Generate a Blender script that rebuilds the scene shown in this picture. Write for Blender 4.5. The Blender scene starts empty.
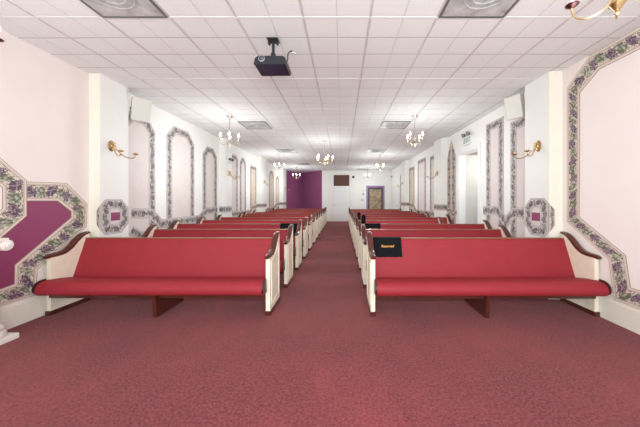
import bpy, bmesh, math, random
from mathutils import Vector, Matrix
random.seed(4)
SC = bpy.context.scene
COL = SC.collection
PI = math.pi
F = 262.0; CX = 342.0; CY = 199.0; EYE = 1.36; CEIL = 3.10
XL = -3.5; XR = 3.0; YB = 16.0; YF = -2.2

# ------------------------------------------------------------------ materials
def newmat(name):
    m = bpy.data.materials.new(name); m.use_nodes = True
    nt = m.node_tree; b = nt.nodes['Principled BSDF']
    return m, nt, b
class G:
    """tiny node helper"""
    def __init__(s, nt): s.nt = nt
    def n(s, t, **kw):
        o = s.nt.nodes.new(t)
        for k, v in kw.items(): setattr(o, k, v)
        return o
    def put(s, sock, v):
        if hasattr(v, 'is_output') or isinstance(v, bpy.types.NodeSocket): s.nt.links.new(v, sock)
        else: sock.default_value = v
    def m(s, op, a, b=0.0, c=0.0):
        o = s.n('ShaderNodeMath', operation=op)
        s.put(o.inputs[0], a); s.put(o.inputs[1], b)
        s.put(o.inputs[2], c)
        return o.outputs[0]
    def mix(s, f, a, b):
        o = s.n('ShaderNodeMix', data_type='RGBA')
        s.put(o.inputs['Factor'], f)
        s.put(o.inputs[6], a if not isinstance(a, tuple) else (*a, 1))
        s.put(o.inputs[7], b if not isinstance(b, tuple) else (*b, 1))
        return o.outputs[2]
    def noise(s, vec, scale, detail=3, rough=.5):
        o = s.n('ShaderNodeTexNoise'); o.inputs['Scale'].default_value = scale
        o.inputs['Detail'].default_value = detail; o.inputs['Roughness'].default_value = rough
        s.nt.links.new(vec, o.inputs['Vector']); return o.outputs['Fac']
    def ramp(s, f, lo, hi):
        o = s.n('ShaderNodeMapRange'); s.put(o.inputs[0], f)
        o.inputs[1].default_value = lo; o.inputs[2].default_value = hi
        return o.outputs[0]
def srgb(r, g, b):
    f = lambda c: (c/255/12.92) if c/255 <= .04045 else ((c/255+.055)/1.055)**2.4
    return (f(r), f(g), f(b))
def flat(name, c, rough=.6, metal=0.0, noise=0.0, scale=6.0, bump=0.0, bscale=200.0, spec=.5, emit=0.0, coat=0.0):
    m, nt, b = newmat(name); g = G(nt)
    b.inputs['Roughness'].default_value = rough; b.inputs['Metallic'].default_value = metal
    b.inputs['Specular IOR Level'].default_value = spec
    b.inputs['Coat Weight'].default_value = coat
    tc = g.n('ShaderNodeTexCoord').outputs['Object']
    if noise:
        f = g.noise(tc, scale, 4)
        d = tuple(x*(1-noise) for x in c)
        nt.links.new(g.mix(g.ramp(f, .3, .7), c, d), b.inputs['Base Color'])
    else: b.inputs['Base Color'].default_value = (*c, 1)
    if bump:
        bp = g.n('ShaderNodeBump'); bp.inputs['Strength'].default_value = bump; bp.inputs['Distance'].default_value = .004
        nt.links.new(g.noise(tc, bscale, 2), bp.inputs['Height']); nt.links.new(bp.outputs[0], b.inputs['Normal'])
    if emit:
        b.inputs['Emission Color'].default_value = (*c, 1); b.inputs['Emission Strength'].default_value = emit
    return m
M = {}
M['white'] = flat('white_paint', srgb(240, 238, 234), .55, noise=.03, scale=3)
M['cream'] = flat('cream_warm_light', srgb(243, 235, 222), .5, noise=.04, scale=5)  # warm light on the nearest pilasters' front faces, put into the colour
M['pinkwall'] = flat('pale_pink_paint', srgb(240, 228, 224), .55, noise=.03, scale=2)
M['trim'] = flat('trim_gloss', srgb(238, 230, 218), .35)
M['purplewall'] = flat('plum_paint', srgb(152, 84, 126), .5, noise=.05, scale=3)
M['magenta'] = flat('magenta_paint', srgb(142, 62, 100), .45, noise=.07, scale=3)
M['doorwhite'] = flat('door_paint', srgb(236, 236, 236), .4)
M['infill'] = flat('mottled_rose_wallpaper', srgb(222, 211, 208), .6, noise=.06, scale=5)
M['infill_tan'] = flat('mottled_tan_wallpaper', srgb(216, 196, 176), .6, noise=.12, scale=5)
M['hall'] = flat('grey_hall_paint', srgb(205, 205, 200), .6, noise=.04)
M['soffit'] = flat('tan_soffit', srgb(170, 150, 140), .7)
M['red'] = flat('red_upholstery', srgb(154, 38, 50), .62, noise=.10, scale=9, bump=.35, bscale=260, spec=.35)
M['wood'] = flat('dark_cherry_wood', srgb(92, 40, 30), .28, noise=.4, scale=14, coat=.4)
M['railwood'] = flat('oak_rail_wood', srgb(150, 78, 48), .35, noise=.25, scale=14, coat=.2)
M['cap'] = flat('cushion_end_wood', srgb(72, 22, 24), .4, noise=.2)
M['pewwhite'] = flat('antique_white_paint', srgb(240, 228, 208), .4, noise=.06, scale=12)
M['brass'] = flat('polished_brass', srgb(196, 166, 122), .28, metal=1)
M['palebrass'] = flat('pale_brass', srgb(206, 190, 150), .3, metal=1)
M['copper'] = flat('aged_brass', srgb(120, 82, 84), .3, metal=1)
M['nickel'] = flat('brushed_brass', srgb(190, 180, 158), .3, metal=1)
M['candle'] = flat('ivory_sleeve', srgb(240, 232, 215), .5)
M['bulb'] = flat('lit_bulb', (1, .93, .82), .3, emit=22)
M['dark'] = flat('black_plastic', srgb(38, 40, 46), .35, noise=.1)
M['darkblue'] = flat('blue_black_plastic', srgb(40, 42, 66), .3)
M['lens'] = flat('lens_glass', srgb(90, 90, 110), .08, spec=1)
M['silver'] = flat('silver_ring', srgb(190, 190, 195), .25, metal=1)
M['speaker'] = flat('white_speaker', srgb(226, 222, 214), .55)
M['cloth'] = flat('black_cloth', srgb(14, 14, 18), .85, bump=.3, bscale=300, spec=.2)
M['gold'] = flat('gold_thread', srgb(205, 140, 50), .5)
M['brown'] = flat('walnut_panel', srgb(104, 58, 38), .5, noise=.3, scale=12)
M['frame'] = flat('dark_frame', srgb(60, 44, 42), .5)
M['violet'] = flat('violet_trim', srgb(150, 118, 165), .5)
M['stone'] = flat('white_plaster', srgb(236, 226, 220), .5, noise=.05, scale=20)
M['green'] = flat('exit_green', srgb(96, 140, 120), .5)
M['plate'] = flat('switch_plate', srgb(216, 206, 186), .5)
M['signwhite'] = flat('sign_housing', srgb(226, 230, 228), .45)
M['bracket'] = flat('grey_metal', srgb(130, 130, 130), .4, metal=.7)

def carpet():
    m, nt, b = newmat('burgundy_carpet'); g = G(nt)
    tc = g.n('ShaderNodeTexCoord').outputs['Object']
    mp = g.n('ShaderNodeMapping'); nt.links.new(tc, mp.inputs[0]); mp.inputs['Scale'].default_value = (1, .35, 1); mp.inputs['Rotation'].default_value = (0, 0, .5)
    f1 = g.ramp(g.noise(tc, .9, 3, .6), .40, .60)
    f2 = g.ramp(g.noise(tc, 60, 2, .6), .42, .58)
    f3 = g.ramp(g.noise(mp.outputs[0], 4, 5, .75), .42, .60)
    f4 = g.ramp(g.noise(tc, 34, 4, .8), .42, .60)
    c = g.mix(f1, srgb(96, 34, 44), srgb(120, 46, 48))
    c = g.mix(g.m('MULTIPLY', f3, .30), c, srgb(72, 26, 38))
    c = g.mix(g.m('MULTIPLY', f4, .28), c, srgb(146, 72, 70))
    c = g.mix(g.m('MULTIPLY', f2, .5), c, srgb(150, 76, 76))
    nt.links.new(c, b.inputs['Base Color'])
    b.inputs['Roughness'].default_value = .95; b.inputs['Specular IOR Level'].default_value = .25
    b.inputs['Sheen Weight'].default_value = .12
    b.inputs['Sheen Roughness'].default_value = .5
    b.inputs['Sheen Tint'].default_value = (1, .75, .8, 1)
    bp = g.n('ShaderNodeBump'); bp.inputs['Strength'].default_value = .6; bp.inputs['Distance'].default_value = .01
    nt.links.new(g.noise(tc, 120, 3, .7), bp.inputs['Height']); nt.links.new(bp.outputs[0], b.inputs['Normal'])
    return m
M['carpet'] = carpet()

TX0 = -.37; TY0 = 2.51; TS = .32
def ceiling_mat():
    m, nt, b = newmat('scored_ceiling_tile'); g = G(nt)
    tc = g.n('ShaderNodeTexCoord').outputs['Object']
    sp = g.n('ShaderNodeSeparateXYZ'); nt.links.new(tc, sp.inputs[0])
    def dist(s, o):
        t = g.m('DIVIDE', g.m('SUBTRACT', s, o), TS)
        fr = g.m('SUBTRACT', t, g.m('FLOOR', g.m('ADD', t, .5)))
        return g.m('MULTIPLY', g.m('ABSOLUTE', fr), TS)
    dx = dist(sp.outputs[0], TX0); dy = dist(sp.outputs[1], TY0)
    d = g.m('MINIMUM', g.m('MULTIPLY', dx, 1.3), dy)
    groove = g.m('LESS_THAN', d, .0055)
    gx = g.m('MULTIPLY', g.m('LESS_THAN', dy, .0055), .55)
    groove = g.m('MULTIPLY', groove, g.m('ADD', gx, .45))
    n = g.ramp(g.noise(tc, 60, 4, .7), .3, .7)
    base = g.mix(n, srgb(240, 240, 240), srgb(233, 232, 233))
    base = g.mix(groove, base, srgb(186, 182, 182))
    nt.links.new(base, b.inputs['Base Color']); b.inputs['Roughness'].default_value = .75
    bp = g.n('ShaderNodeBump'); bp.inputs['Strength'].default_value = .5; bp.inputs['Distance'].default_value = .008
    nt.links.new(g.ramp(d, .003, .012), bp.inputs['Height']); nt.links.new(bp.outputs[0], b.inputs['Normal'])
    return m
M['ceiling'] = ceiling_mat()

def smudge():
    m, nt, b = newmat('smudged_grey_panel'); g = G(nt)
    tc = g.n('ShaderNodeTexCoord').outputs['Object']
    n = g.ramp(g.noise(tc, 7, 4, .6), .35, .7)
    c = g.mix(n, srgb(204, 202, 204), srgb(150, 146, 146))
    nt.links.new(c, b.inputs['Base Color']); b.inputs['Roughness'].default_value = .4
    return m
M['smudge'] = smudge()

def border_mat(tone=0):
    m, nt, b = newmat('grape_vine_border' + ('_cool' if tone else '')); g = G(nt)
    uv = g.n('ShaderNodeUVMap'); uv.uv_map = 'UVMap'
    sp = g.n('ShaderNodeSeparateXYZ'); nt.links.new(uv.outputs[0], sp.inputs[0])
    u, v = sp.outputs[0], sp.outputs[1]
    cv = g.m('SUBTRACT', v, .5)
    per = .56
    t = g.m('DIVIDE', u, per)
    idx = g.m('FLOOR', t); fr = g.m('SUBTRACT', g.m('SUBTRACT', t, idx), .5)
    wob = g.m('MULTIPLY', g.m('SINE', g.m('MULTIPLY', idx, 2.3)), .07)
    du = g.m('MULTIPLY', fr, per); dv = g.m('SUBTRACT', cv, wob)
    r = g.m('SQRT', g.m('ADD', g.m('MULTIPLY', du, du), g.m('MULTIPLY', g.m('MULTIPLY', dv, dv), 1.2)))
    nz = g.noise(uv.outputs[0], 5, 3, .6)
    r = g.m('ADD', r, g.m('MULTIPLY', g.m('SUBTRACT', nz, .5), .8))
    blob = g.m('LESS_THAN', r, .315)
    par = g.m('MODULO', g.m('ABSOLUTE', idx), 2.0)
    vo = g.n('ShaderNodeTexVoronoi'); vo.inputs['Scale'].default_value = 12; nt.links.new(uv.outputs[0], vo.inputs['Vector'])
    gr = g.ramp(vo.outputs['Distance'], .1, .65)
    grape = g.mix(gr, srgb(182, 162, 170), srgb(88, 68, 84))
    vo2 = g.n('ShaderNodeTexVoronoi'); vo2.inputs['Scale'].default_value = 7; nt.links.new(uv.outputs[0], vo2.inputs['Vector'])
    lf = g.ramp(vo2.outputs['Distance'], .15, .65)
    leaf = g.mix(lf, srgb(196, 196, 178), srgb(104, 104, 88))
    mot = g.mix(par, grape, leaf)
    base = srgb(220, 204, 190) if not tone else srgb(214, 210, 212)
    vine = g.m('LESS_THAN', g.m('ABSOLUTE', g.m('SUBTRACT', g.noise(uv.outputs[0], 6, 2), .5)), .035)
    ground = g.mix(vine, base, srgb(140, 130, 120))
    c = g.mix(blob, ground, mot)
    av = g.m('ABSOLUTE', cv)
    edge = g.m('GREATER_THAN', av, .34)
    c = g.mix(edge, c, srgb(224, 208, 194) if not tone else srgb(208, 200, 202))
    for p, wd in ((.345, .011), (.39, .008), (.486, .014)):
        ln = g.m('LESS_THAN', g.m('ABSOLUTE', g.m('SUBTRACT', av, p)), wd)
        c = g.mix(ln, c, srgb(158, 140, 134))
    nt.links.new(c, b.inputs['Base Color']); b.inputs['Roughness'].default_value = .6
    return m
M['border'] = border_mat(0); M['border_cool'] = border_mat(1)

def glass_art():
    m, nt, b = newmat('leaded_floral_glass'); g = G(nt)
    tc = g.n('ShaderNodeTexCoord').outputs['Object']
    vo = g.n('ShaderNodeTexVoronoi'); vo.inputs['Scale'].default_value = 9; nt.links.new(tc, vo.inputs['Vector'])
    n = g.ramp(g.noise(tc, 5, 3), .35, .65)
    c = g.mix(n, srgb(190, 160, 130), srgb(110, 84, 70))
    sp = g.n('ShaderNodeSeparateColor'); nt.links.new(vo.outputs['Color'], sp.inputs[0])
    c = g.mix(g.m('MULTIPLY', sp.outputs[0], .6), c, srgb(150, 150, 110))
    nt.links.new(c, b.inputs['Base Color']); b.inputs['Roughness'].default_value = .3
    return m
M['art'] = glass_art()
M['tee2'] = flat('white_tee_bar', srgb(232, 230, 230), .6)
M['tee'] = flat('grey_tee_bar', srgb(205, 198, 198), .5)

# ------------------------------------------------------------------ mesh helpers
class MB:
    def __init__(s): s.bm = bmesh.new(); s.uv = None
    def box(s, x0, x1, y0, y1, z0, z1, mat=None):
        vs = [s.bm.verts.new((x, y, z)) for x in (x0, x1) for y in (y0, y1) for z in (z0, z1)]
        for f in ((0,1,3,2),(4,6,7,5),(0,4,5,1),(2,3,7,6),(0,2,6,4),(1,5,7,3)):
            s.bm.faces.new([vs[i] for i in f])
        if mat:
            for v in vs: v.co = mat @ v.co
        return s
    def prism(s, pts, a0, a1, axis='x'):
        """pts: 2-D profile; extruded along axis"""
        def P(p, a):
            if axis == 'x': return (a, p[0], p[1])
            if axis == 'y': return (p[0], a, p[1])
            return (p[0], p[1], a)
        A = [s.bm.verts.new(P(p, a0)) for p in pts]; B = [s.bm.verts.new(P(p, a1)) for p in pts]
        n = len(pts)
        s.bm.faces.new(A); s.bm.faces.new(B[::-1])
        for i in range(n): s.bm.faces.new([A[i], B[i], B[(i+1)%n], A[(i+1)%n]])
        return s
    def lathe(s, prof, c=(0,0,0), seg=16, mat=None):
        """prof: (r, z) list about local z"""
        rings = []; new = []
        for r, z in prof:
            if r < 1e-6: v = s.bm.verts.new((0, 0, z)); rings.append([v]); new.append(v)
            else:
                R = [s.bm.verts.new((r*math.cos(2*PI*i/seg), r*math.sin(2*PI*i/seg), z)) for i in range(seg)]
                rings.append(R); new += R
        for a, b in zip(rings, rings[1:]):
            for i in range(seg):
                j = (i+1) % seg
                q = [a[i%len(a)], a[j%len(a)], b[j%len(b)], b[i%len(b)]]
                q2 = []
                for v in q:
                    if v not in q2: q2.append(v)
                if len(q2) > 2: s.bm.faces.new(q2)
        for R, fl in ((rings[0], 1), (rings[-1], 0)):
            if len(R) > 2: s.bm.faces.new(R[::-1] if fl else R)
        T = Matrix.Translation(c) @ (mat if mat else Matrix())
        for v in new: v.co = T @ v.co
        return s
    def tube(s, pts, r, seg=8):
        pts = [Vector(p) for p in pts]; rs = r if isinstance(r, (list, tuple)) else [r]*len(pts)
        rings = []; n = Vector((0, 0, 1))
        for i, p in enumerate(pts):
            t = (pts[min(i+1, len(pts)-1)] - pts[max(i-1, 0)]).normalized()
            if abs(t.dot(n)) > .95: n = Vector((1, 0, 0)) if abs(t.x) < .9 else Vector((0, 1, 0))
            a = (n - t*n.dot(t)).normalized(); b = t.cross(a); n = a
            rings.append([s.bm.verts.new(p + (a*math.cos(2*PI*k/seg) + b*math.sin(2*PI*k/seg))*rs[i]) for k in range(seg)])
        for A, B in zip(rings, rings[1:]):
            for k in range(seg): s.bm.faces.new([A[k], A[(k+1)%seg], B[(k+1)%seg], B[k]])
        s.bm.faces.new(rings[0][::-1]); s.bm.faces.new(rings[-1])
        return s
    def build(s, name, mat, parent=None, smooth=False, bevel=0, loc=None, kind=None):
        bmesh.ops.recalc_face_normals(s.bm, faces=s.bm.faces[:])
        if bevel: 
            es = [e for e in s.bm.edges if len(e.link_faces) == 2 and e.calc_face_angle(0) > .6]
            bmesh.ops.bevel(s.bm, geom=es, offset=bevel, segments=2, affect='EDGES', profile=.7)
        me = bpy.data.meshes.new(name); s.bm.to_mesh(me); s.bm.free()
        me.materials.append(M[mat] if isinstance(mat, str) else mat)
        if smooth:
            for p in me.polygons: p.use_smooth = True
            try: me.set_sharp_from_angle(angle=math.radians(40))
            except Exception: pass
        o = bpy.data.objects.new(name, me); COL.objects.link(o)
        if parent: o.parent = parent
        if loc: o.location = loc
        if kind: o['kind'] = kind
        return o
def tag(o, label, cat, group=None):
    o['label'] = label; o['category'] = cat
    if group: o['group'] = group
    return o
def thing(name, label, cat, loc=(0,0,0), rz=0, group=None):
    o = bpy.data.objects.new(name, None); COL.objects.link(o)
    o.location = loc; o.rotation_euler = (0, 0, rz); o.empty_display_size = .1
    return tag(o, label, cat, group)
def dup(root, loc, rz=0, label=None, group=None):
    r = root.copy(); COL.objects.link(r); r.location = loc; r.rotation_euler = (0, 0, rz)
    if label: r['label'] = label
    if group: r['group'] = group
    for ch in list(root.children):
        c = ch.copy(); COL.objects.link(c); c.parent = r
        for gch in list(ch.children):
            d = gch.copy(); COL.objects.link(d); d.parent = c
    return r
def struct(mb, name, mat, **k): return mb.build(name, mat, kind='structure', **k)
def catmull(P, n=5):
    out = []
    for i in range(len(P)-1):
        p0 = P[max(i-1, 0)]; p1 = P[i]; p2 = P[i+1]; p3 = P[min(i+2, len(P)-1)]
        for k in range(n):
            t = k/n
            out.append(tuple(.5*((2*b)+(-a+c)*t+(2*a-5*b+4*c-d)*t*t+(-a+3*b-3*c+d)*t**3) for a, b, c, d in zip(p0, p1, p2, p3)))
    out.append(tuple(P[-1])); return out

# ------------------------------------------------------------------ room shell
EXT = 2.0
struct(MB().box(-5.5, 5.2, YF, YB+EXT, -.1, 0), 'floor', 'carpet')
struct(MB().box(-5.5, 5.2, YF, YB+EXT, CEIL, CEIL+.1), 'ceiling', 'ceiling')
# tee bars of the suspended ceiling
g = MB()
x = TX0 - .64*4
while x < XR:
    if x > XL: g.box(x-.011, x+.011, YF, YB, CEIL-.004, CEIL+.002)
    x += .64
struct(g, 'trim_6', 'tee'); g = MB()
y = TY0 - 1.28*3
while y < YB:
    g.box(XL, XR, y-.011, y+.011, CEIL-.0045, CEIL+.002); y += 1.28
struct(g, 'trim_1', 'tee2')
# left wall: pale pink paint up to the first pilaster, white beyond
struct(MB().box(XL-.15, XL, YF, 3.80, 0, CEIL), 'wall_left_front', 'pinkwall')
struct(MB().box(XL-.15, XL, 3.80, 16.2, 0, CEIL), 'wall_left_rear', 'white')
struct(MB().box(XR, XR+.15, YF, 3.75, 0, CEIL), 'wall_right_front', 'pinkwall')
OY0, OY1, OH = 5.755, 6.69, 2.48
struct(MB().box(XR, XR+.15, 3.75, OY0, 0, CEIL).box(XR, XR+.15, OY1, YB+.1, 0, CEIL).box(XR, XR+.15, OY0, OY1, OH, CEIL), 'wall_right_rear', 'white')
# side passage behind the opening
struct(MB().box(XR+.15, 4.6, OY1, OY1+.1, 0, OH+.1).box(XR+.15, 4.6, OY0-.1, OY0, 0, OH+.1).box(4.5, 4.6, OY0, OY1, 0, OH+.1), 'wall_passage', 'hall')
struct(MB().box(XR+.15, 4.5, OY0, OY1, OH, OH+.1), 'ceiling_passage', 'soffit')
struct(MB().box(XR-.025, XR, OY0-.11, OY0, 0, OH+.11).box(XR-.025, XR, OY1, OY1+.11, 0, OH+.11).box(XR-.025, XR, OY0, OY1, OH, OH+.11)
       .box(XR, XR+.15, OY1-.012, OY1, 0, OH).box(XR, XR+.15, OY0, OY0+.012, 0, OH).box(XR, XR+.15, OY0, OY1, OH-.012, OH), 'trim_2', 'doorwhite')
# back wall with the plum painted alcove to its left
PXc, PYc = -2.62, 17.5
BX0 = -1.22
struct(MB().box(BX0, XR+.15, YB, YB+.12, 0, CEIL), 'wall_back', 'white')
def wallseg(p, q, name, mat, t=.1):
    p = Vector(p); q = Vector(q); d = (q-p).normalized(); n = Vector((-d.y, d.x))*t
    m = MB(); m.prism([tuple(p), tuple(q), tuple(q+n), tuple(p+n)], 0, CEIL, 'z')
    return struct(m, name, mat)
wallseg((XL, 16.2), (PXc, PYc), 'wall_alcove_left', 'purplewall')
wallseg((PXc, PYc), (BX0, YB), 'wall_alcove_right', 'purplewall')

# pilasters
PIL = [('L', 3.63, 4.11, -3.35), ('L', 7.47, 7.93, -3.33), ('L', 10.73, 11.6, -3.33), ('L', 14.7, 15.7, -3.33),
       ('R', 3.57, 4.04, 2.82), ('R', 7.47, 8.03, 2.82), ('R', 11.73, 12.5, 2.82)]
for i, (s, a, b, xi) in enumerate(PIL):
    m = MB()
    if s == 'L': m.box(XL, xi, a, b, 0, CEIL)
    else: m.box(xi, XR, a, b, 0, CEIL)
    struct(m, 'wall_pilaster_%d' % (i+1), 'white')
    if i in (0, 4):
        c = MB().box(*( (XL, xi) if s == 'L' else (xi, XR)), a-.003, a, 0, CEIL)  # thin added slab, its cream tint paints warm light onto the white pilaster
        struct(c, 'wall_pilaster_lit_face_%d' % (i+1), 'cream')
# white painted inner faces of the nearest pilasters
# baseboards
def baseboard(name, segs, side):
    m = MB()
    for (a, b, x) in segs:
        if side == 'L': m.box(x, x+.018, a, b, 0, .225).box(x, x+.011, a, b, .225, .245)
        else: m.box(x-.018, x, a, b, 0, .225).box(x-.011, x, a, b, .225, .245)
    return m
mL = baseboard('', [(YF, 3.63, XL), (4.11, 7.47, XL), (7.93, 10.73, XL), (11.6, 14.7, XL)] + [(a, b, xi) for s, a, b, xi in PIL if s == 'L'], 'L')
for s, a, b, xi in PIL:
    if s == 'L': mL.box(XL, xi+.018, a-.018, a, 0, .235)
struct(mL, 'baseboard_left', 'trim')
mR = baseboard('', [(YF, 3.57, XR), (4.04, OY0-.11, XR), (OY1+.11, 7.47, XR), (8.03, 11.73, XR), (12.5, 13.8, XR)] + [(a, b, xi) for s, a, b, xi in PIL if s == 'R'], 'R')
for s, a, b, xi in PIL:
    if s == 'R': mR.box(xi-.018, XR, a-.018, a, 0, .235)
struct(mR, 'baseboard_right', 'trim')
struct(MB().box(BX0, -.56, YB-.018, YB, 0, .2).box(.52, 1.42, YB-.018, YB, 0, .2).box(2.66, XR-.02, YB-.018, YB, 0, .2), 'baseboard_back', 'trim')

# ------------------------------------------------------------------ wallpaper borders
def wall_pt(side, a, h, off):
    off = off+.0015
    return (XL+off, a, h) if side == 'L' else (XR-off, a, h)
def px(side, x, y):
    """a position measured along the wall (metres from the camera plane, height)"""
    X = XL if side == 'L' else XR
    d = X*F/(x-CX)
    return (d, EYE-(y-CY)*d/F)
def offset(pts, w, closed):
    n = len(pts); out = []
    for i in range(n):
        p = Vector(pts[i])
        a = Vector(pts[i-1]) if (closed or i > 0) else None
        b = Vector(pts[(i+1) % n]) if (closed or i < n-1) else None
        d1 = (p-a).normalized() if a is not None else None
        d2 = (b-p).normalized() if b is not None else None
        if d1 is None: d1 = d2
        if d2 is None: d2 = d1
        n1 = Vector((-d1.y, d1.x)); n2 = Vector((-d2.y, d2.x))
        m = (n1+n2)
        m = m.normalized() if m.length > 1e-6 else n1
        c = max(m.dot(n1), .35)
        out.append(tuple(p + m*(w/c)))
    return out
def strip(outer, inner, closed, place, t0, t1, w=None):
    """band between two polylines; place(a, h, off) -> 3-D; UV runs along it in band widths"""
    bm = bmesh.new(); uvl = bm.loops.layers.uv.new('UVMap')
    n = len(outer); w = w or sum((Vector(a)-Vector(b)).length for a, b in zip(outer, inner))/n
    mids = [(Vector(a)+Vector(b))/2 for a, b in zip(outer, inner)]
    u = 0; segs = range(n if closed else n-1)
    for i in segs:
        j = (i+1) % n; L = (mids[j]-mids[i]).length/w
        q = [(outer[i], u, 0), (outer[j], u+L, 0), (inner[j], u+L, 1), (inner[i], u, 1)]
        top = [bm.verts.new(place(p[0], p[1], t1)) for p, _, _ in q]
        bot = [bm.verts.new(place(p[0], p[1], t0)) for p, _, _ in q]
        def mk(vs, uvs):
            f = bm.faces.new(vs)
            for l, c in zip(f.loops, uvs): l[uvl].uv = c
        cs = [(a, b) for _, a, b in q]
        mk(top, cs); mk(bot[::-1], cs[::-1])
        for k in range(4):
            l = (k+1) % 4
            mk([top[k], bot[k], bot[l], top[l]], [cs[k], cs[k], cs[l], cs[l]])
        u += L
    mb = MB(); mb.bm.free(); mb.bm = bm; return mb
def poly(pts, place, t0, t1):
    mb = MB(); A = [mb.bm.verts.new(place(p[0], p[1], t0)) for p in pts]; B = [mb.bm.verts.new(place(p[0], p[1], t1)) for p in pts]
    mb.bm.faces.new(A); mb.bm.faces.new(B[::-1]); n = len(pts)
    for i in range(n): mb.bm.faces.new([A[i], B[i], B[(i+1)%n], A[(i+1)%n]])
    return mb
def area2(p): return sum(p[i][0]*p[(i+1)%len(p)][1]-p[(i+1)%len(p)][0]*p[i][1] for i in range(len(p)))
def placer(side): return lambda a, h, o: wall_pt(side, a, h, o)

def arch_panel(side, a0, a1, top, cham, w, label, bot=.26, mat='infill', bmat='border_cool', group='arched wallpaper panels on the side walls', point=False):
    if point: P = [(a0, bot), (a1, bot), (a1, top-.62), ((a0+a1)/2+.03, top), ((a0+a1)/2-.03, top), (a0, top-.62)]
    elif cham > 0: P = [(a0, bot), (a1, bot), (a1, top-cham), (a1-cham, top), (a0+cham, top), (a0, top-cham)]
    else: P = [(a0, bot), (a1, bot), (a1, top), (a0, top)]
    if point:
        am = (a0+a1)/2; t = thing('wall_mural', label, 'wall panel', wall_pt(side, am, bot, 0), 0, group); L = Vector(t.location)
        pl = lambda a, h, o: tuple(Vector(wall_pt(side, a, h, o))-L)
        for e in (a0, a1):
            strip([(e, bot), (e, top-.5), (am, top)], [(am, bot), (am, top-.5), (am, top-.003)], False, pl, 0, .005, .21).build('border', bmat, t)
        return t
    if area2(P) < 0: P = P[::-1]
    inner = offset(P, w, True)
    t = thing('wall_mural', label, 'wall panel', wall_pt(side, (a0+a1)/2, bot, 0), 0, group)
    L = Vector(t.location)
    pl = lambda a, h, o: tuple(Vector(wall_pt(side, a, h, o))-L)
    strip(P, inner, True, pl, .0, .005, w).build('border', bmat, t)
    poly(inner, pl, .0, .003).build('infill', mat, t)
    return t
# (edges measured along each wall)
LW = 'on the left wall'
def zL(x): return XL*F/(x-CX)
def zR(x): return XR*F/(x-CX)
arch_panel('L', 3.94+.18, zL(155), 2.83, .22, .165, 'grape bordered arch under the left speaker, partly behind the first left pilaster')
arch_panel('L', zL(166.5), zL(194), 2.88, .235, .165, 'widest grape bordered arch on the left wall, second from the front')
arch_panel('L', zL(202.6), zL(216.8), 2.73, .22, .165, 'shorter grape bordered arch just before the second left pilaster')
arch_panel('L', 7.95, zL(237.8), 2.80, .12, .165, 'grape bordered panel just behind the second left pilaster')
arch_panel('L', zL(239.6), zL(246), 2.82, .2, .165, 'narrow grape bordered arch midway between second and third left pilasters')
arch_panel('L', zL(250), 10.7, 2.66, 0, .165, 'square topped tan panel touching the third left pilaster', mat='infill_tan', bmat='border')
arch_panel('L', zL(269), zL(273.8), 2.76, .25, .165, 'tan arch just behind the third left pilaster', mat='infill_tan', bmat='border')
arch_panel('L', zL(275.7), zL(279.2), 2.6, .22, .165, 'smallest tan arch before the plum alcove on the left', mat='infill_tan', bmat='border')
arch_panel('R', 4.06, zR(510.7), 2.72, 0, .165, 'square topped grape bordered panel under the right speaker')
arch_panel('R', zR(503.7), zR(486.3), 2.90, 0, .165, 'square topped grape bordered panel between right speaker and doorway')
arch_panel('R', zR(456.3)+.02, 7.46, 2.98, 0, .20, 'narrow pointed grape panel beyond the side doorway', point=True, bmat='border')
arch_panel('R', 8.05, zR(430), 2.80, 0, .165, 'grape bordered panel just behind the second right pilaster')
arch_panel('R', zR(426), zR(417.7), 2.87, 0, .165, 'tall square topped panel midway along the right wall', mat='infill')
arch_panel('R', zR(414.5), zR(409.3), 2.73, 0, .165, 'tan square topped panel before the third right pilaster', mat='infill_tan', bmat='border')
arch_panel('R', 13.0, 13.55, 2.65, .2, .165, 'tan arch between the third right pilaster and far doorway', mat='infill_tan', bmat='border')

# chair-rail border bands
def band(side, pts, w, label, off0=.005, off1=.009, X=None, bmat='border_cool'):
    """pts centre line"""
    X0 = XL if side == 'L' else XR
    d = (X-X0) if X is not None else 0
    sg = 1 if side == 'L' else -1
    loc = Vector((X0+d, pts[0][0], pts[0][1]))
    pl = lambda a, h, o: tuple(Vector((X0+d+sg*o, a, h))-loc)
    o = strip(offset(pts, -w/2, False), offset(pts, w/2, False), False, pl, off0, off1, w).build('wallpaper_border', bmat)
    o.location = loc
    if X is not None:
        yf, hh = pts[0][0]-.02, pts[0][1]
        pf = lambda a, h, o_: tuple(Vector((X+a, yf-o_, h))-loc)
        wr = -sg*abs(d)
        q = strip([(wr, hh-w/2), (sg*.004, hh-w/2)], [(wr, hh+w/2), (sg*.004, hh+w/2)], False, pf, 0, .005, w).build('front_strip', bmat)
        q.parent = o
    return tag(o, label, 'wallpaper border')
def pL(*xy): return [px('L', *p) for p in xy]
def pR(*xy): return [px('R', *p) for p in xy]
band('L', pL((131, 213.5), (151, 213.5), (160.5, 224), (199, 218.8), (205.5, 211.3), (217, 209.7)), .18, 'zigzag grape border running between first and second left pilasters')
band('L', pL((131, 230), (140, 235.5), (150, 235.5), (158, 227)), .14, 'low grape border curve beneath the first left arch', off0=.0095, off1=.012)
band('L', [(7.49, 1.06), (7.91, 1.06)], .18, 'level grape border across the second left pilaster', X=-3.33, off0=.0015, off1=.005)
band('L', [(7.95, 1.0), (8.4, .87), (9.3, .87), (10.0, .87), (10.25, 1.04), (10.7, 1.04)], .18, 'stepped grape border between second and third left pilasters', bmat='border')
band('L', [(10.75, 1.09), (11.58, 1.09)], .16, 'level grape border across the third left pilaster', X=-3.33, off0=.0015, off1=.005, bmat='border')
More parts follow.
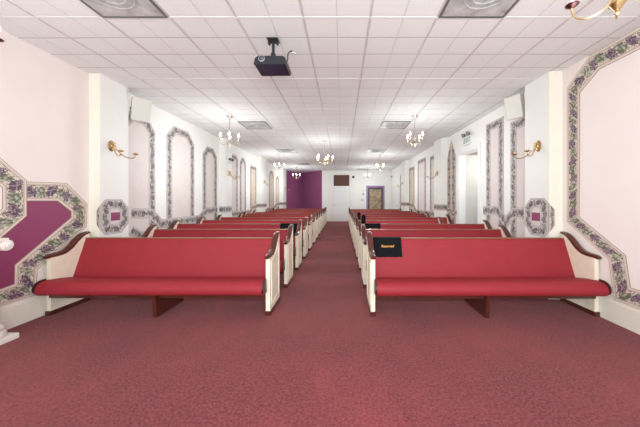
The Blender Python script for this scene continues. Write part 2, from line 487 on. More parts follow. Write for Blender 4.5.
band('L', [(11.62, 1.0), (11.9, .87), (13.4, .87), (13.9, 1.08), (14.68, 1.08)], .16, 'stepped grape border before the fourth left pilaster', bmat='border')
band('L', [(14.72, 1.1), (15.68, 1.1)], .17, 'level grape border across the fourth left pilaster', X=-3.33, off0=.0015, off1=.005, bmat='border')
band('R', pR((524, 213), (514.2, 213), (505.8, 222.5), (498, 210.5), (483.5, 210.5)), .18, 'zigzag grape border between first right pilaster and doorway')
band('R', [(6.83, 1.02), (7.1, .92), (7.2, 1.05), (7.45, 1.05)], .14, 'short grape border between doorway and second right pilaster', bmat='border')
band('R', [(7.49, 1.12), (8.01, 1.12)], .18, 'level grape border across the second right pilaster', X=2.82, off0=.0015, off1=.005, bmat='border')
band('R', [(8.06, 1.02), (8.4, .86), (10.6, .86), (11.0, 1.1), (11.7, 1.1)], .18, 'stepped grape border between second and third right pilasters', bmat='border')
band('R', [(11.75, 1.13), (12.48, 1.13)], .17, 'level grape border across the third right pilaster', X=2.82, off0=.0015, off1=.005, bmat='border')

# octagon medallions on the first pilasters, wrapping onto the face towards the camera
def medallion(side, xi, yf, a0, a1, h0, h1, wrap, label):
    sg = 1 if side == 'L' else -1
    t = thing('octagon_medallion', label, 'wall decoration', (xi, a0, h0))
    L = Vector(t.location)
    pl = lambda a, h, o: tuple(Vector((xi+sg*o, a, h))-L)
    c = .13
    P = [(a0, h0+c*.6), (a0+c*.55, h0), (a1-c, h0), (a1, h0+c), (a1, h1-c), (a1-c, h1), (a0+c*.55, h1), (a0, h1-c*.6)]
    w = (a1-a0)*.33
    inner = offset(P, .145, True)
    strip(P, inner, True, pl, .0015, .006, .145).build('border', 'border_cool', t)
    poly(inner, pl, .0015, .004).build('infill', 'infill', t)
    am = (a0+a1)/2; hm = (h0+h1)/2
    poly([(am-.078, hm-.06), (am+.078, hm-.06), (am+.078, hm+.06), (am-.078, hm+.06)], pl, .004, .007).build('centre_panel', 'magenta', t)
    # wrapped edge on the front face
    pf = lambda a, h, o: tuple(Vector((xi-sg*a, yf-o, h))-L)
    strip([(0, h1-c*.6), (0, h0+c*.6)], [(wrap, h1-c*1.3), (wrap, h0+c*1.3)], False, pf, 0, .006, .1).build('wrapped_edge', 'border', t)
    return t
medallion('L', -3.35, 3.63, 3.635, 4.105, .85, 1.355, .05, 'octagonal grape medallion with magenta centre on first left pilaster')
medallion('R', 2.82, 3.57, 3.575, 4.035, .83, 1.375, .08, 'octagonal grape medallion with magenta centre on first right pilaster')

# left mural
t = thing('painted_mural', 'large magenta painted shape edged with grape border on the front left wall', 'mural', (XL, 3.0, .3))
L0 = Vector(t.location)
pl = lambda a, h, o: tuple(Vector((XL+o+.0015, a, h))-L0)
outer = [px('L', *p) for p in ((25.5, 181.5), (66, 183), (87, 204), (86, 227), (37, 269.5), (35, 293.5))] 
inner = [px('L', *p) for p in ((25.5, 201), (57, 201), (70.5, 211.5), (70.5, 217.5), (14, 265), (13.5, 283))]
e0 = px('L', 0, 308.3); i0 = px('L', 0, 288.5)
outer += [e0, (2.0, .262)]; inner += [i0, (2.0, .44)]
outer[6] = (e0[0], .262+.002)
outer[5] = (outer[5][0], .262)
inner[6] = (i0[0], .44); inner[5] = (inner[5][0], .455)
strip(outer, inner, False, pl, 0, .006, .19).build('border', 'border', t)
magp = inner + [(2.0, 1.0), px('L', 0, 220), px('L', 25.5, 201)]
poly(magp, pl, 0, .003).build('magenta_panel', 'magenta', t)
t = thing('octagon_medallion', 'octagonal grape border cut off at the left edge above the magenta mural', 'wall decoration', (XL, 2.3, .9))
L1 = Vector(t.location)
pl = lambda a, h, o: tuple(Vector((XL+o, a, h))-L1)
a1 = zL(25.7); h_t = px('L', 25.7, 180.5)[1]; h_b = px('L', 25.7, 216)[1]
tt = px('L', 0, 158.6); tb = px('L', 0, 238.2)
st = (tt[1]-h_t)/(a1-tt[0])
dd = .75
O = [(a1, h_b), (a1, h_t), (a1-dd*.6, h_t+dd*.6*st), (a1-dd*.6-.5, h_t+dd*.6*st), (a1-dd*1.2-.5, h_t), (a1-dd*1.2-.5, h_b), (a1-dd*.6-.5, h_b-dd*.6*st), (a1-dd*.6, h_b-dd*.6*st)]
I = offset(O, .21, True)
strip(O, I, True, pl, .008, .014, .21).build('border', 'border', t)
poly(I, pl, .008, .011).build('infill', 'pinkwall', t)

# right mural frame
t = thing('painted_mural', 'huge grape bordered frame filling the front right wall', 'mural', (XR, 2.5, .3))
L2 = Vector(t.location)
pl = lambda a, h, o: tuple(Vector((XR-o, a, h))-L2)
o_px = [(590, 54.6), (567.4, 88), (567.4, 222), (609, 259.5), (614.5, 300)]
i_px = [(599.5, 67), (580, 93), (579.5, 217), (626, 255), (631, 290)]
O = [px('R', *p) for p in o_px]; I = [px('R', *p) for p in i_px]
hb = .25
O[4] = (O[4][0], hb); I[4] = (I[4][0], hb+.19)
O += [(1.6, hb)]; I += [(1.6, hb+.19)]
O = [(1.6, CEIL-.006)] + O; I = [(1.6, CEIL-.23)] + I
O[1] = (O[1][0], CEIL-.006)
I[1] = (I[1][0], CEIL-.23)
strip(O, I, False, pl, 0, .006, .19).build('border', 'border', t)

# ------------------------------------------------------------------ pews
YP = 3.08; DY = .97
S = catmull([(-.035, .672), (0, .684), (.08, .690), (.16, .704), (.24, .752), (.31, .822), (.37, .872), (.42, .896), (.485, .905)], 4)
def make_pew(L, ws):
    root = bpy.data.objects.new('church_pew', None); COL.objects.link(root)
    h = L/2
    # seat cushion
    prof = catmull([(.27, .372), (.12, .404), (0, .420), (-.08, .415), (-.125, .390), (-.148, .348), (-.142, .302), (-.115, .274), (-.05, .266)], 4) + [(.27, .266)]
    seat = MB().prism(prof, -h+(.03 if ws < 0 else .055), h-(.03 if ws > 0 else .055)).build('seat', 'red', root, smooth=True)
    cp = [(-.045+(p[0]+.045)*1.01, .36+(p[1]-.345)*1.01) for p in prof if p[0] < .0] + [(0, .268)]
    cp = [(max(min(p[0], -.001), -.16), p[1]) for p in cp]
    for sx in (-1, 1):
        ex = .033 if sx == ws else 0
        a, b = sorted((sx*(h-.055+ex), sx*(h-.036+ex)))
        MB().prism(cp, a, b).build('seat_end_cap', 'cap', root, smooth=True)
    # backrest
    bp = [(.245, .36), (.41, .815), (.415, .826), (.425, .83), (.46, .83), (.46, .80), (.30, .30), (.25, .30)]
    MB().prism(bp, -h+.04, h-.04).build('backrest', 'red', root, smooth=True)
    MB().prism([(.412, .831), (.412, .842), (.418, .846), (.462, .846), (.468, .842), (.468, .81), (.461, .81), (.461, .831)], -h+.05, h-.05).build('top_rail', 'railwood', root)
    # seat frame below
    MB().box(-h+.05, h-.05, -.02, .0, .21, .266).build('seat_rail', 'wood', root)
    # centre support
    sp = [(-.05, 0), (.45, 0), (.45, .05), (.40, .26), (-.08, .266), (-.07, .15)]
    MB().prism(sp, -.022, .022).build('centre_support', 'wood', root, bevel=.003)
    # ends
    for sx in (-1, 1):
        a, b = sorted((sx*(h-.05), sx*h))
        body = [(0, .05), (.47, .05)] + [(min(p[0], .47), p[1]-.012) for p in S[::-1] if p[0] >= 0]
        body = [(0, .05), (.47, .05), (.47, .89)] + [(p[0], p[1]-.012) for p in S[::-1] if 0 <= p[0] < .46]
        ep = MB().prism(body, a, b).build('end_panel', 'pewwhite', root)
        # arm cap along the S curve
        A = MB(); rings = []
        n = len(S)
        for i, p in enumerate(S):
            q0 = Vector(S[max(i-1, 0)]); q1 = Vector(S[min(i+1, n-1)]); tdir = (q1-q0).normalized(); nn = Vector((-tdir.y, tdir.x))
            k = i/(n-1); wd = .036*(1-.35*abs(2*k-1)**3); th = .026*(1-.45*abs(2*k-1)**4)
            ring = []
            for ang in range(10):
                c = math.cos(2*PI*ang/10); s_ = math.sin(2*PI*ang/10)
                c = math.copysign(abs(c)**.6, c); s_ = math.copysign(abs(s_)**.7, s_)
                pp = Vector(p) + nn*(s_*th+.006)
                ring.append(A.bm.verts.new((sx*(h-.025)+c*wd, pp.x, pp.y)))
            rings.append(ring)
        for R1, R2 in zip(rings, rings[1:]):
            for q in range(10): A.bm.faces.new([R1[q], R1[(q+1)%10], R2[(q+1)%10], R2[q]])
        A.bm.faces.new(rings[0]); A.bm.faces.new(rings[-1])
        A.build('arm_rest', 'wood', ep, smooth=True)
        a2, b2 = sorted((sx*(h-.056), sx*(h+.008)))
        MB().box(a2, b2, -.012, .478, 0, .052).build('base_shoe', 'wood', ep, bevel=.004)
        # raised moulding on the outer face
        a3, b3 = sorted((sx*h, sx*(h+.008)))
        Mo = MB()
        fr = [(.05, .11), (.42, .11), (.42, .80), (.36, .79), (.25, .68), (.05, .62)]
        fi = offset(fr, .02, True)
        for i in range(len(fr)):
            j = (i+1) % len(fr)
            Mo.prism([fr[i], fr[j], fi[j], fi[i]], a3, b3)
        Mo.build('moulding', 'pewwhite', ep)
    return root
cache = {}
def pew(cx, L, y, label, group):
    ws = 1 if cx > 0 else -1; key = (round(L, 3), ws)
    if key not in cache:
        o = make_pew(L, ws); cache[key] = o; o.location = (cx, y, 0)
        tag(o, label, 'pew', group)
    else: o = dup(cache[key], (cx, y, 0), 0, label, group)
    return o
ORD = ['front', 'second', 'third', 'fourth', 'fifth', 'sixth', 'seventh', 'eighth', 'ninth', 'tenth', 'eleventh', 'last']
for k in range(12):
    y = YP-.02+DY*k
    e = -3.235 if k in (1, 5, 8) else -3.45
    nm = ('front' if k == 0 else ORD[k]) + ' row' + ('' if k in (0, 11) else ' from the front')
    pew((e-.84)/2, -.84-e, y, 'red upholstered pew with white end panels left of the aisle, ' + nm, 'pews left of the aisle')
for k in range(11):
    y = YP-.04+DY*k
    e = {1: 2.73, 3: 2.40, 5: 2.73, 9: 2.73}.get(k, 2.98)
    nm = ('last row' if k == 10 else 'front row' if k == 0 else ORD[k] + ' row from the front')
    pew((e+.335)/2, e-.335, y, 'red upholstered pew with white end panels right of the aisle, ' + nm, 'pews right of the aisle')

# reserved cloths over the pew backs
def text_mesh(body, size):
    cu = bpy.data.curves.new('lettering', 'FONT'); cu.body = body; cu.size = size; cu.extrude = .001; cu.align_x = 'CENTER'; cu.align_y = 'CENTER'
    cu.shear = .25; cu.offset = .0012
    o = bpy.data.objects.new('tmp', cu); COL.objects.link(o)
    dg = bpy.context.evaluated_depsgraph_get(); dg.update()
    me = bpy.data.meshes.new_from_object(o.evaluated_get(dg)); bpy.data.objects.remove(o); return me
def reserved(x0, w, k, label, dz=.235):
    y = YP+DY*k-(.04 if x0 > 0 else .02)
    t = thing('reserved_cloth', label, 'cloth', (x0+w/2, y, 0), 0, 'reserved cloths')
    prof = [(.335, .843-dz), (.405, .842), (.409, .852), (.475, .853), (.479, .845), (.479, .62)]
    d = Vector((.165, .455)).normalized(); base = Vector((.41, .835))
    p0 = base - d*dz + Vector((-d.y, d.x))*.008
    prof = [tuple(p0), (.398, .834), (.402, .852), (.476, .853), (.480, .845), (.480, .62)]
    thick = offset(prof, -.005, False)
    m = MB()
    N = 8
    cols = []
    for i in range(N+1):
        fx = -w/2+w*i/N
        ring = []
        for j, p in enumerate(prof + thick[::-1]):
            wob = .0025*math.sin(i*2.1+j) if j in (0, len(prof)*2-1) else 0
            ring.append(m.bm.verts.new((fx, p[0]-abs(wob), p[1]+wob)))
        cols.append(ring)
    n = len(cols[0])
    for a, b in zip(cols, cols[1:]):
        for q in range(n): m.bm.faces.new([a[q], a[(q+1)%n], b[(q+1)%n], b[q]])
    m.bm.faces.new(cols[0]); m.bm.faces.new(cols[-1][::-1])
    c = m.build('fabric', 'cloth', t)
    me = text_mesh('Reserved', .044); me.materials.clear(); me.materials.append(M['gold'])
    o = bpy.data.objects.new('lettering', me); COL.objects.link(o); o.parent = c
    mid = base - d*(dz*.42) + Vector((-d.y, d.x))*.013
    o.location = (0, mid.x-.001, mid.y); o.rotation_euler = (math.atan2(d.y, d.x), 0, 0)
    o['label'] = 'gold lettering'
    return t
reserved(.405, .37, 0, 'black cloth with gold writing draped over the front right pew')
reserved(.47, .32, 2, 'black cloth with gold writing over the third right pew')
reserved(-1.27, .37, 2, 'black cloth draped over the third pew left of the aisle')
def slim(x0, x1, y, z0, z1, label):
    t = thing('black_case', label, 'case', ((x0+x1)/2, y, z0))
    w = (x1-x0)/2; H = z1-z0
    MB().prism([(-w, .012), (-w*.75, 0), (w*.75, 0), (w, .012), (w, H-.03), (w*.6, H), (-w*.6, H), (-w, H-.03)], -.03, .03, 'y').build('body', 'cloth', t, bevel=.006)
    MB().tube([(-.02, 0, H-.004), (-.02, 0, H+.02), (.02, 0, H+.02), (.02, 0, H-.004)], .005).build('handle', 'dark', t)
    return t
slim(.455, .55, 6.1, .425, .99, 'larger slim black upright case on the fourth right pew near the aisle')
slim(.415, .50, 7.05, .425, 1.0, 'smaller slim black upright case on the fifth right pew near the aisle')

# ------------------------------------------------------------------ chandeliers
def make_chandelier(R, drop, arms, label, group, loc, rz, metal='nickel', cup=None):
    """origin at the ceiling; drop = distance to the candle cups"""
    t = thing('chandelier', label, 'chandelier', loc, rz, group)
    MB().lathe([(0, 0), (.062, 0), (.066, -.01), (.05, -.022), (.02, -.03), (.008, -.045), (0, -.045)], seg=20).build('canopy', metal, t, smooth=True)
    MB().tube([(0, 0, -.04), (0, 0, -drop+.10)], .006, 8).build('rod', metal, t, smooth=True)
    MB().lathe([(0, .12), (.012, .11), (.02, .09), (.010, .07), (.024, .03), (.034, 0), (.024, -.03), (.012, -.05), (.03, -.07), (.036, -.085), (.02, -.11), (.008, -.125), (.014, -.137), (0, -.15)], c=(0, 0, -drop), seg=16).build('centre_column', metal, t, smooth=True)
    for i in range(arms):
        a = 2*PI*i/arms; c, s = math.cos(a), math.sin(a)
        cr = catmull([(.02, -.05), (.3*R, -.09), (.62*R, -.105), (.9*R, -.08), (R, -.03), (R, .0)], 4)
        arm = MB().tube([(r*c, r*s, z-drop) for r, z in cr], .005, 8).build('arm', metal, t, smooth=True)
        P = (R*c, R*s, -drop)
        MB().lathe([(0, -.012), (.012, -.01), (.034, .004), (.036, .008), (.012, .006), (.014, .02), (0, .02)], c=P, seg=14).build('candle_cup', cup or metal, arm, smooth=True)
        MB().lathe([(0, .006), (.011, .006), (.011, .062), (0, .062)], c=P, seg=12).build('candle_sleeve', 'candle', arm, smooth=True)
        MB().lathe([(0, .062), (.008, .063), (.015, .078), (.0165, .092), (.011, .115), (.004, .135), (0, .142)], c=P, seg=12).build('bulb', 'bulb', arm, smooth=True)
    return t
ch = make_chandelier(.18, .50, 4, 'four armed chandelier above the left pews, nearest lit one', 'chandeliers', (-2.36, 5.5, CEIL), .35)
CH = [(-2.36, 5.5)]
for x, y, rz, lab in ((1.53, 5.5, .75, 'four armed chandelier above the right pews, before the side doorway'),
                      (-2.42, 10.1, .2, 'four armed chandelier near the third left pilaster'),
                      (1.51, 10.3, .5, 'four armed chandelier above the right pews near the third pilaster'),
                      (-2.47, 14.2, .1, 'farthest left chandelier in front of the plum alcove'),
                      (1.39, 14.3, .9, 'farthest right chandelier in front of the violet framed door')):
    dup(ch, (x, y, CEIL), rz, lab); CH.append((x, y))
make_chandelier(.24, .58, 5, 'larger brass chandelier hanging over the middle aisle', 'chandeliers', (-.52, 7.8, CEIL), .2, 'palebrass')
CH.append((-.52, 7.8))
make_chandelier(.19, .575, 4, 'brass chandelier cut off by the top right edge of the photo', 'chandeliers', (1.525, 1.45, CEIL), math.radians(45), 'brass', 'copper')
make_chandelier(.22, .575, 4, 'brass chandelier arm just showing at the top left edge', 'chandeliers', (-2.53, 1.70, CEIL), 0, 'brass', 'copper')
CH += [(1.525, 1.45), (-2.47, 1.70)]
for i, (x, y) in enumerate(CH):
    l = bpy.data.lights.new('chandelier_light', 'POINT'); l.energy = 38 if y > 9 else 34 if y > 3 else 12; l.color = (.93, 1, 1); l.shadow_soft_size = .25
    o = bpy.data.objects.new('chandelier_light', l); o.location = (x, y, CEIL-1.0); COL.objects.link(o)

# ------------------------------------------------------------------ sconces
def make_sconce(loc, rz, label):
    t = thing('wall_sconce', label, 'sconce', loc, rz, 'brass candle sconces on the pilasters')   # +x leaves the wall
    rot = Matrix.Rotation(PI/2, 4, 'Y')
    sc = Matrix.Diagonal((1, .62, 1, 1))
    MB().lathe([(0, 0), (.066, 0), (.068, .006), (.05, .014), (.03, .018), (.022, .03), (0, .034)], seg=20, mat=rot @ Matrix.Diagonal((1, .68, 1, 1))).build('backplate', 'brass', t, smooth=True)
    MB().lathe([(0, -.05), (.006, -.045), (.012, -.03), (.018, -.01), (.012, .01), (.008, .03), (.013, .045), (0, .055)], c=(.045, 0, -.01), seg=12).build('finial', 'brass', t, smooth=True)
    for s in (-1, 1):
        cr = catmull([(.03, 0, 0), (.07, s*.025, -.06), (.13, s*.06, -.12), (.19, s*.095, -.135), (.22, s*.11, -.12), (.225, s*.115, -.09)], 4)
        arm = MB().tube(cr, .0055, 8).build('arm', 'brass', t, smooth=True)
        MB().lathe([(0, -.01), (.01, -.008), (.034, .004), (.036, .009), (.012, .006), (.013, .03), (0, .03)], c=(.225, s*.115, -.085), seg=14).build('candle_cup', 'brass', arm, smooth=True)
    t.scale = (1.12, 1.15, 1.2)
    return t
sc = make_sconce((-3.35, 3.80, 2.13), 0, 'brass two armed sconce on the first left pilaster')
for x, y, z, rz, lab in ((2.82, 3.76, 2.12, PI, 'brass two armed sconce on the first right pilaster'),
                         (-3.33, 7.72, 2.12, 0, 'brass two armed sconce on the second left pilaster'),
                         (2.82, 7.72, 2.12, PI, 'brass two armed sconce on the second right pilaster'),
                         (-3.33, 11.2, 2.1, 0, 'brass two armed sconce on the third left pilaster'),
                         (2.82, 12.1, 2.1, PI, 'brass two armed sconce on the third right pilaster'),
                         (-3.33, 15.3, 2.0, 0, 'small sconce on the fourth left pilaster beside the plum alcove')):
    dup(sc, (x, y, z), rz, lab)

# ------------------------------------------------------------------ grey square ceiling panels
def make_grey(label, loc):
    t = thing('ceiling_panel', label, 'ceiling panel', loc, 0, 'grey square ceiling panels')   # origin at centre of the panel, on the ceiling
    fr = MB()
    for b in ((-.31, .31, -.31, -.29), (-.31, .31, .29, .31), (-.31, -.29, -.29, .29), (.29, .31, -.29, .29)):
        fr.box(*b, -.010, 0)
    fr.build('frame', 'bracket', t)
    MB().box(-.29, .29, -.29, .29, -.006, 0).build('grille', 'smudge', t)
    ring = MB()
    for r in (.19, .13, .07):
        pts = [(r*math.cos(2*PI*i/24), r*math.sin(2*PI*i/24), -.009) for i in range(25)]
        ring.tube(pts, .006, 6)
    ring.build('ring_louvre', 'smudge', t, smooth=True)
    return t
gp = make_grey('smudged grey square panel at the top left corner of the ceiling', (-1.97, 2.19, CEIL-.0045))
for x, y, lab in ((1.23, 2.19, 'smudged grey square panel at the top right of the ceiling'),
                  (-2.03, 6.18, 'grey ceiling panel beside the nearest lit left chandelier'),
                  (1.23, 6.16, 'grey ceiling panel beside the nearest lit right chandelier'),
                  (-2.0, 9.42, 'grey ceiling panel beside the second lit left chandelier'),
                  (1.23, 9.42, 'grey ceiling panel before the second lit right chandelier'),
                  (-1.97, 13.0, 'farthest grey ceiling panel left of the aisle'),
                  (1.23, 15.3, 'farthest grey ceiling panel right of the aisle')):
    dup(gp, (x, y, CEIL-.0045), 0, lab)

# ------------------------------------------------------------------ projector
t = thing('projector', 'black projector hanging from the ceiling on a short mount', 'projector', (-.75, 2.86, CEIL-.005), 0)
b = MB().prism([(-.175, -.045), (-.165, .02), (-.135, .048), (.13, .048), (.16, .03), (.175, -.02), (.165, -.048), (-.16, -.052)], -.11, .11, 'y').build('body', 'dark', t, bevel=.006)
b.location = (0, 0, -.285); b.rotation_euler = (-.10, .03, -.06)
MB().box(-.11, .14, -.09, .09, -.056, -.05).build('vent_panel', 'darkblue', b)
ln = MB().lathe([(0, 0), (.036, 0), (.036, .02), (.028, .022), (.024, .012), (0, .012)], c=(-.085, -.108, .005), seg=20, mat=Matrix.Rotation(PI/2, 4, 'X')).build('lens', 'silver', b, smooth=True)
MB().lathe([(0, 0), (.023, 0), (.018, .006), (0, .009)], c=(-.085, -.122, .005), seg=20, mat=Matrix.Rotation(PI/2, 4, 'X')).build('lens_glass', 'lens', b, smooth=True)
MB().box(-.06, .06, -.05, .05, -.012, 0).box(-.055, -.035, -.02, .02, -.05, -.012).box(.035, .055, -.02, .02, -.05, -.012).build('mount_plate', 'dark', t, bevel=.003)
MB().tube([(0, 0, -.01), (0, 0, -.16)], .016, 12).build('mount_pole', 'dark', t, smooth=True)
MB().box(-.05, .05, -.05, .05, -.245, -.22).tube([(0, 0, -.22), (0, 0, -.15)], .028, 10).build('mount_bracket', 'dark', t, bevel=.002)
MB().tube(catmull([(.12, .05, -.25), (.15, .02, -.21), (.16, .0, -.16), (.19, .0, -.12), (.22, .01, -.13)], 4), .007, 8).build('cable', 'dark', t, smooth=True)
MB().tube([(.21, .01, -.128), (.245, .01, -.14)], .012, 8).build('cable_plug', 'silver', t, smooth=True)

# ------------------------------------------------------------------ speakers
def speaker(loc, rot, label, arm):
    t = thing('wall_speaker', label, 'speaker', loc)
    q = MB().prism([(-.13, -.08), (.13, -.08), (.10, .08), (-.10, .08)], -.18, .18, 'z').build('cabinet', 'speaker', t, bevel=.008)
    q.rotation_euler = rot
    MB().box(-.118, .118, -.085, -.078, -.165, .165).build('grille', 'speaker', q, bevel=.002)
    MB().tube(arm, .012, 8).build('bracket', 'bracket', t)
    return t
speaker((-3.325, 4.31, 2.83), (math.radians(16), 0, math.radians(53)), 'white wall speaker tilted down behind the first left pilaster', [(0, 0, 0), (-.175, .02, .03)])
speaker((2.845, 4.28, 2.86), (math.radians(14), 0, math.radians(-65)), 'white wall speaker tilted down behind the first right pilaster', [(0, 0, 0), (.155, .02, .03)])

# ------------------------------------------------------------------ exit sign with emergency lamps above the side doorway
t = thing('exit_sign', 'pale exit sign with two emergency lamps above the side doorway', 'exit sign', (XR, 6.2, 2.74))
MB().box(-.05, 0, -.17, .17, -.10, .10).build('housing', 'signwhite', t, bevel=.006)
me = text_mesh('EXIT', .16); me.materials.clear(); me.materials.append(M['green'])
o = bpy.data.objects.new('lettering', me); COL.objects.link(o); o.parent = t; o.location = (-.052, 0, 0); o.rotation_euler = (PI/2, 0, -PI/2); o['label'] = 'green lettering'
for s in (-1, 1):
    hd = MB().lathe([(0, 0), (.03, 0), (.055, .05), (.055, .06), (0, .06)], c=(-.04, s*.11, .155), seg=14, mat=Matrix.Rotation(-PI/2-.3, 4, 'Y')).build('lamp_head', 'bracket', t, smooth=True)
    MB().tube([(-.03, s*.11, .09), (-.03, s*.11, .15)], .008, 6).build('lamp_stem', 'bracket', hd)
# dark emergency lamp on second left pilaster
def emergency(loc, rz, label, m1='dark'):
    t = thing('emergency_light', label, 'emergency light', loc, rz)
    MB().box(0, .06, -.10, .10, -.03, .05).build('housing', 'signwhite' , t, bevel=.006)
    for s in (-1, 1):
        MB().lathe([(0, 0), (.025, 0), (.045, .05), (.045, .06), (0, .06)], c=(.05, s*.085, .05), seg=14, mat=Matrix.Rotation(PI/2+.2, 4, 'Y')).build('lamp_head', m1, t, smooth=True)
    return t
emergency((-3.33, 7.68, 2.47), 0, 'dark twin headed emergency lamp above the second left pilaster sconce')
emergency((XR, 15.45, 2.64), PI, 'twin headed emergency lamp high on the right wall at the far corner', 'bracket')

# ------------------------------------------------------------------ back wall things
def bx(x): return (x-CX)*YB/F
def bh(y): return EYE-(y-CY)*YB/F
x0, x1 = bx(333.7), bx(349.3)
d = MB().box(x0, x1, YB-.03, YB, 0, bh(186.3)).build('door_1', 'doorwhite', kind='structure')
xm = (x0+x1)/2; T = bh(186.3)
pn = MB()
for (a, b_, c, e) in ((x0+.12, xm-.05, .15, .9), (xm+.05, x1-.12, .15, .9), (x0+.12, xm-.05, 1.02, T-.3), (xm+.05, x1-.12, 1.02, T-.3), ):
    for r in ((a, b_, c, c+.03), (a, b_, e-.03, e), (a, a+.03, c, e), (b_-.03, b_, c, e)):
        pn.box(r[0], r[1], YB-.045, YB-.03, r[2], r[3])
pn.build('door_panel_moulding', 'doorwhite', d)
MB().lathe([(0, 0), (.012, 0), (.012, .03), (.028, .04), (.03, .055), (0, .065)], c=(x0+.06, YB-.03, 1.0), seg=14, mat=Matrix.Rotation(PI/2, 4, 'X')).build('door_knob', 'brass', d, smooth=True)
struct(MB().box(x0-.07, x0, YB-.04, YB, 0, T+.02).box(x1, x1+.07, YB-.04, YB, 0, T+.02), 'trim_3', 'trim')
t = thing('louvred_panel', 'brown wooden louvred panel above the white door', 'vent panel', (xm, YB, T+.02))
W = (x1-x0)/2; H = bh(175) - (T+.02)
MB().box(-W, W, -.03, 0, 0, .05).box(-W, W, -.03, 0, H-.05, H).box(-W, -W+.05, -.03, 0, .05, H-.05).box(W-.05, W, -.03, 0, .05, H-.05).build('frame', 'brown', t)
sl = MB()
for i in range(9):
    z = .07+i*(H-.14)/8
    sl.box(-W+.05, W-.05, -.024, -.006, z-.018, z+.018)
sl.build('louvre', 'brown', t); MB().box(-W+.05, W-.05, -.006, 0, .05, H-.05).build('backing', 'brown', t)
# violet framed glass door
x0, x1 = bx(366.3), bx(384.4); T = bh(185.8)
struct(MB().box(x0, x0+.11, YB-.05, YB, 0, T).box(x1-.11, x1, YB-.05, YB, 0, T).box(x0+.11, x1-.11, YB-.05, YB, T-.11, T), 'trim_4', 'violet')
d = MB().box(x0+.11, x0+.19, YB-.04, YB, 0, T-.11).box(x1-.19, x1-.11, YB-.04, YB, 0, T-.11).box(x0+.19, x1-.19, YB-.04, YB, T-.2, T-.11).box(x0+.19, x1-.19, YB-.04, YB, 0, .2).build('door_2', 'frame', kind='structure')
MB().box(x0+.19, x1-.19, YB-.02, YB, .2, T-.2).build('glass_panel', 'art', d)
struct(MB().box(XR-.025, XR, 13.85, 13.95, 0, 2.05).box(XR-.025, XR, 15.2, 15.3, 0, 2.05).box(XR-.025, XR, 13.95, 15.2, 1.95, 2.05), 'trim_5', 'trim')
d = MB().box(XR-.02, XR, 13.95, 15.2, 0, 1.95).build('door_3', 'doorwhite', kind='structure')
MB().lathe([(0, 0), (.012, 0), (.012, .03), (.028, .04), (.03, .055), (0, .065)], c=(XR-.02, 14.05, 1.0), seg=14, mat=Matrix.Rotation(-PI/2, 4, 'Y')).build('door_knob', 'brass', d, smooth=True)
def plate(x, y, w, h, label, mat='plate', cat='switch'):
    t = thing('wall_switch' if cat == 'switch' else 'wall_camera' if cat == 'camera' else 'thermostat', label, cat, (bx(x), YB, bh(y)))
    MB().box(-w, w, -.014, 0, -h, h).build('plate', mat, t, bevel=.003)
    MB().box(-w*.3, w*.3, -.024, -.014, -h*.35, h*.35).build('toggle' if cat == 'switch' else 'lens' if cat == 'camera' else 'dial', 'dark' if cat == 'camera' else 'plate', t)
plate(362.3, 200, .08, .08, 'cream switch plate left of the violet framed door')
plate(363.2, 194.3, .05, .05, 'small thermostat above the cream switch plate', 'bracket', 'thermostat')
plate(363.2, 191, .045, .045, 'small grey plate above the thermostat', 'plate')
plate(353.3, 177, .07, .07, 'small dark camera high on the back wall beside the white door', 'dark', 'camera')

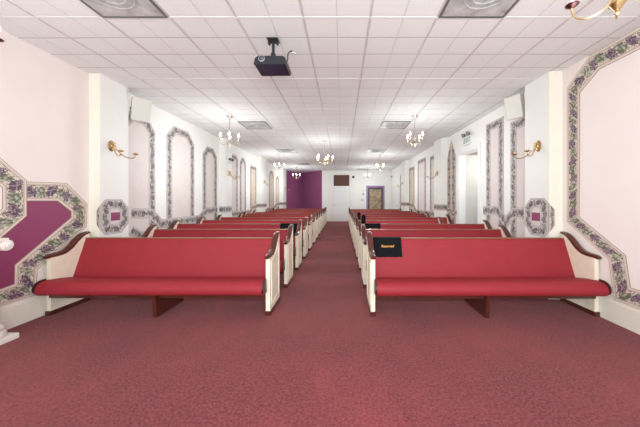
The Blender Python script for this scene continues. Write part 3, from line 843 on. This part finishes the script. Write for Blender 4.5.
# ------------------------------------------------------------------ pedestal column at the left edge
t = thing('pedestal_column', 'white ionic pedestal column at the left edge by the mural', 'column', (-3.325, 2.42, 0))
MB().box(-.155, .155, -.155, .155, 0, .05).build('plinth', 'stone', t, bevel=.006)
MB().lathe([(0, .05), (.14, .05), (.148, .075), (.14, .10), (.118, .108), (.118, .118), (.128, .135), (.118, .155), (.10, .165), (0, .165)], seg=28).build('base_moulding', 'stone', t, smooth=True)
sh = MB(); N = 64; rings = []
for z, r in ((.165, .095), (.3, .094), (.6, .088), (.86, .082), (.87, .09), (.885, .09)):
    rings.append([sh.bm.verts.new(((r-(.006*(1+math.cos(16*2*PI*i/N))/2 if z < .865 else 0))*math.cos(2*PI*i/N), (r-(.006*(1+math.cos(16*2*PI*i/N))/2 if z < .865 else 0))*math.sin(2*PI*i/N), z)) for i in range(N)])
for A, B in zip(rings, rings[1:]):
    for i in range(N): sh.bm.faces.new([A[i], A[(i+1)%N], B[(i+1)%N], B[i]])
sh.bm.faces.new(rings[0][::-1]); sh.bm.faces.new(rings[-1])
sh.build('shaft', 'stone', t, smooth=True)
cp = MB().box(-.11, .11, -.11, .11, .955, .985).box(-.095, .095, -.08, .08, .90, .955).box(-.08, .08, -.08, .08, .885, .90).build('capital', 'stone', t)
for sx in (-1, 1):
    vl = MB()
    for r, dd_ in ((.052, .112), (.038, .120), (.022, .128)):
        vl.lathe([(0, -dd_), (r-.006, -dd_), (r, -dd_+.006), (r, dd_-.006), (r-.006, dd_), (0, dd_)], c=(sx*.10, 0, .915), seg=20, mat=Matrix.Rotation(PI/2, 4, 'X'))
    vl.build('volute', 'stone', cp, smooth=True)

cp.rotation_euler = (0, 0, PI/2)
# ------------------------------------------------------------------ light, sky, camera
l = bpy.data.lights.new('passage_fill', 'POINT'); l.energy = 20; l.shadow_soft_size = .15  # unseen fill added to brighten the side passage, no fitting here
o = bpy.data.objects.new('passage_fill', l); o.location = (3.9, 6.1, 2.2); COL.objects.link(o)
w = bpy.data.worlds.new('daylight'); SC.world = w; w.use_nodes = True
bg = w.node_tree.nodes['Background']; bg.inputs[0].default_value = (.88, 1, 1, 1); bg.inputs[1].default_value = 3.2
# photographer's flash beside the camera
l = bpy.data.lights.new('flash', 'AREA'); l.energy = 60; l.size = .6; l.color = (.93, 1, 1)
o = bpy.data.objects.new('flash', l); o.location = (0.1, -.3, 1.6); o.rotation_euler = (math.radians(100), 0, 0); COL.objects.link(o)

cam = bpy.data.cameras.new('camera'); co = bpy.data.objects.new('camera', cam); COL.objects.link(co)
co.location = (0, 0, EYE); co.rotation_euler = (PI/2, 0, 0)
cam.sensor_width = 36; cam.lens = F/640*36
cam.shift_x = -(CX-320)/640; cam.shift_y = -(213.5-CY)/640
cam.clip_start = .02; cam.clip_end = 200
SC.camera = co
SC.view_settings.view_transform = 'Standard'; SC.view_settings.look = 'None'
SC.view_settings.gamma = 1; SC.view_settings.use_curve_mapping = False
SC.view_settings.exposure = 0.22
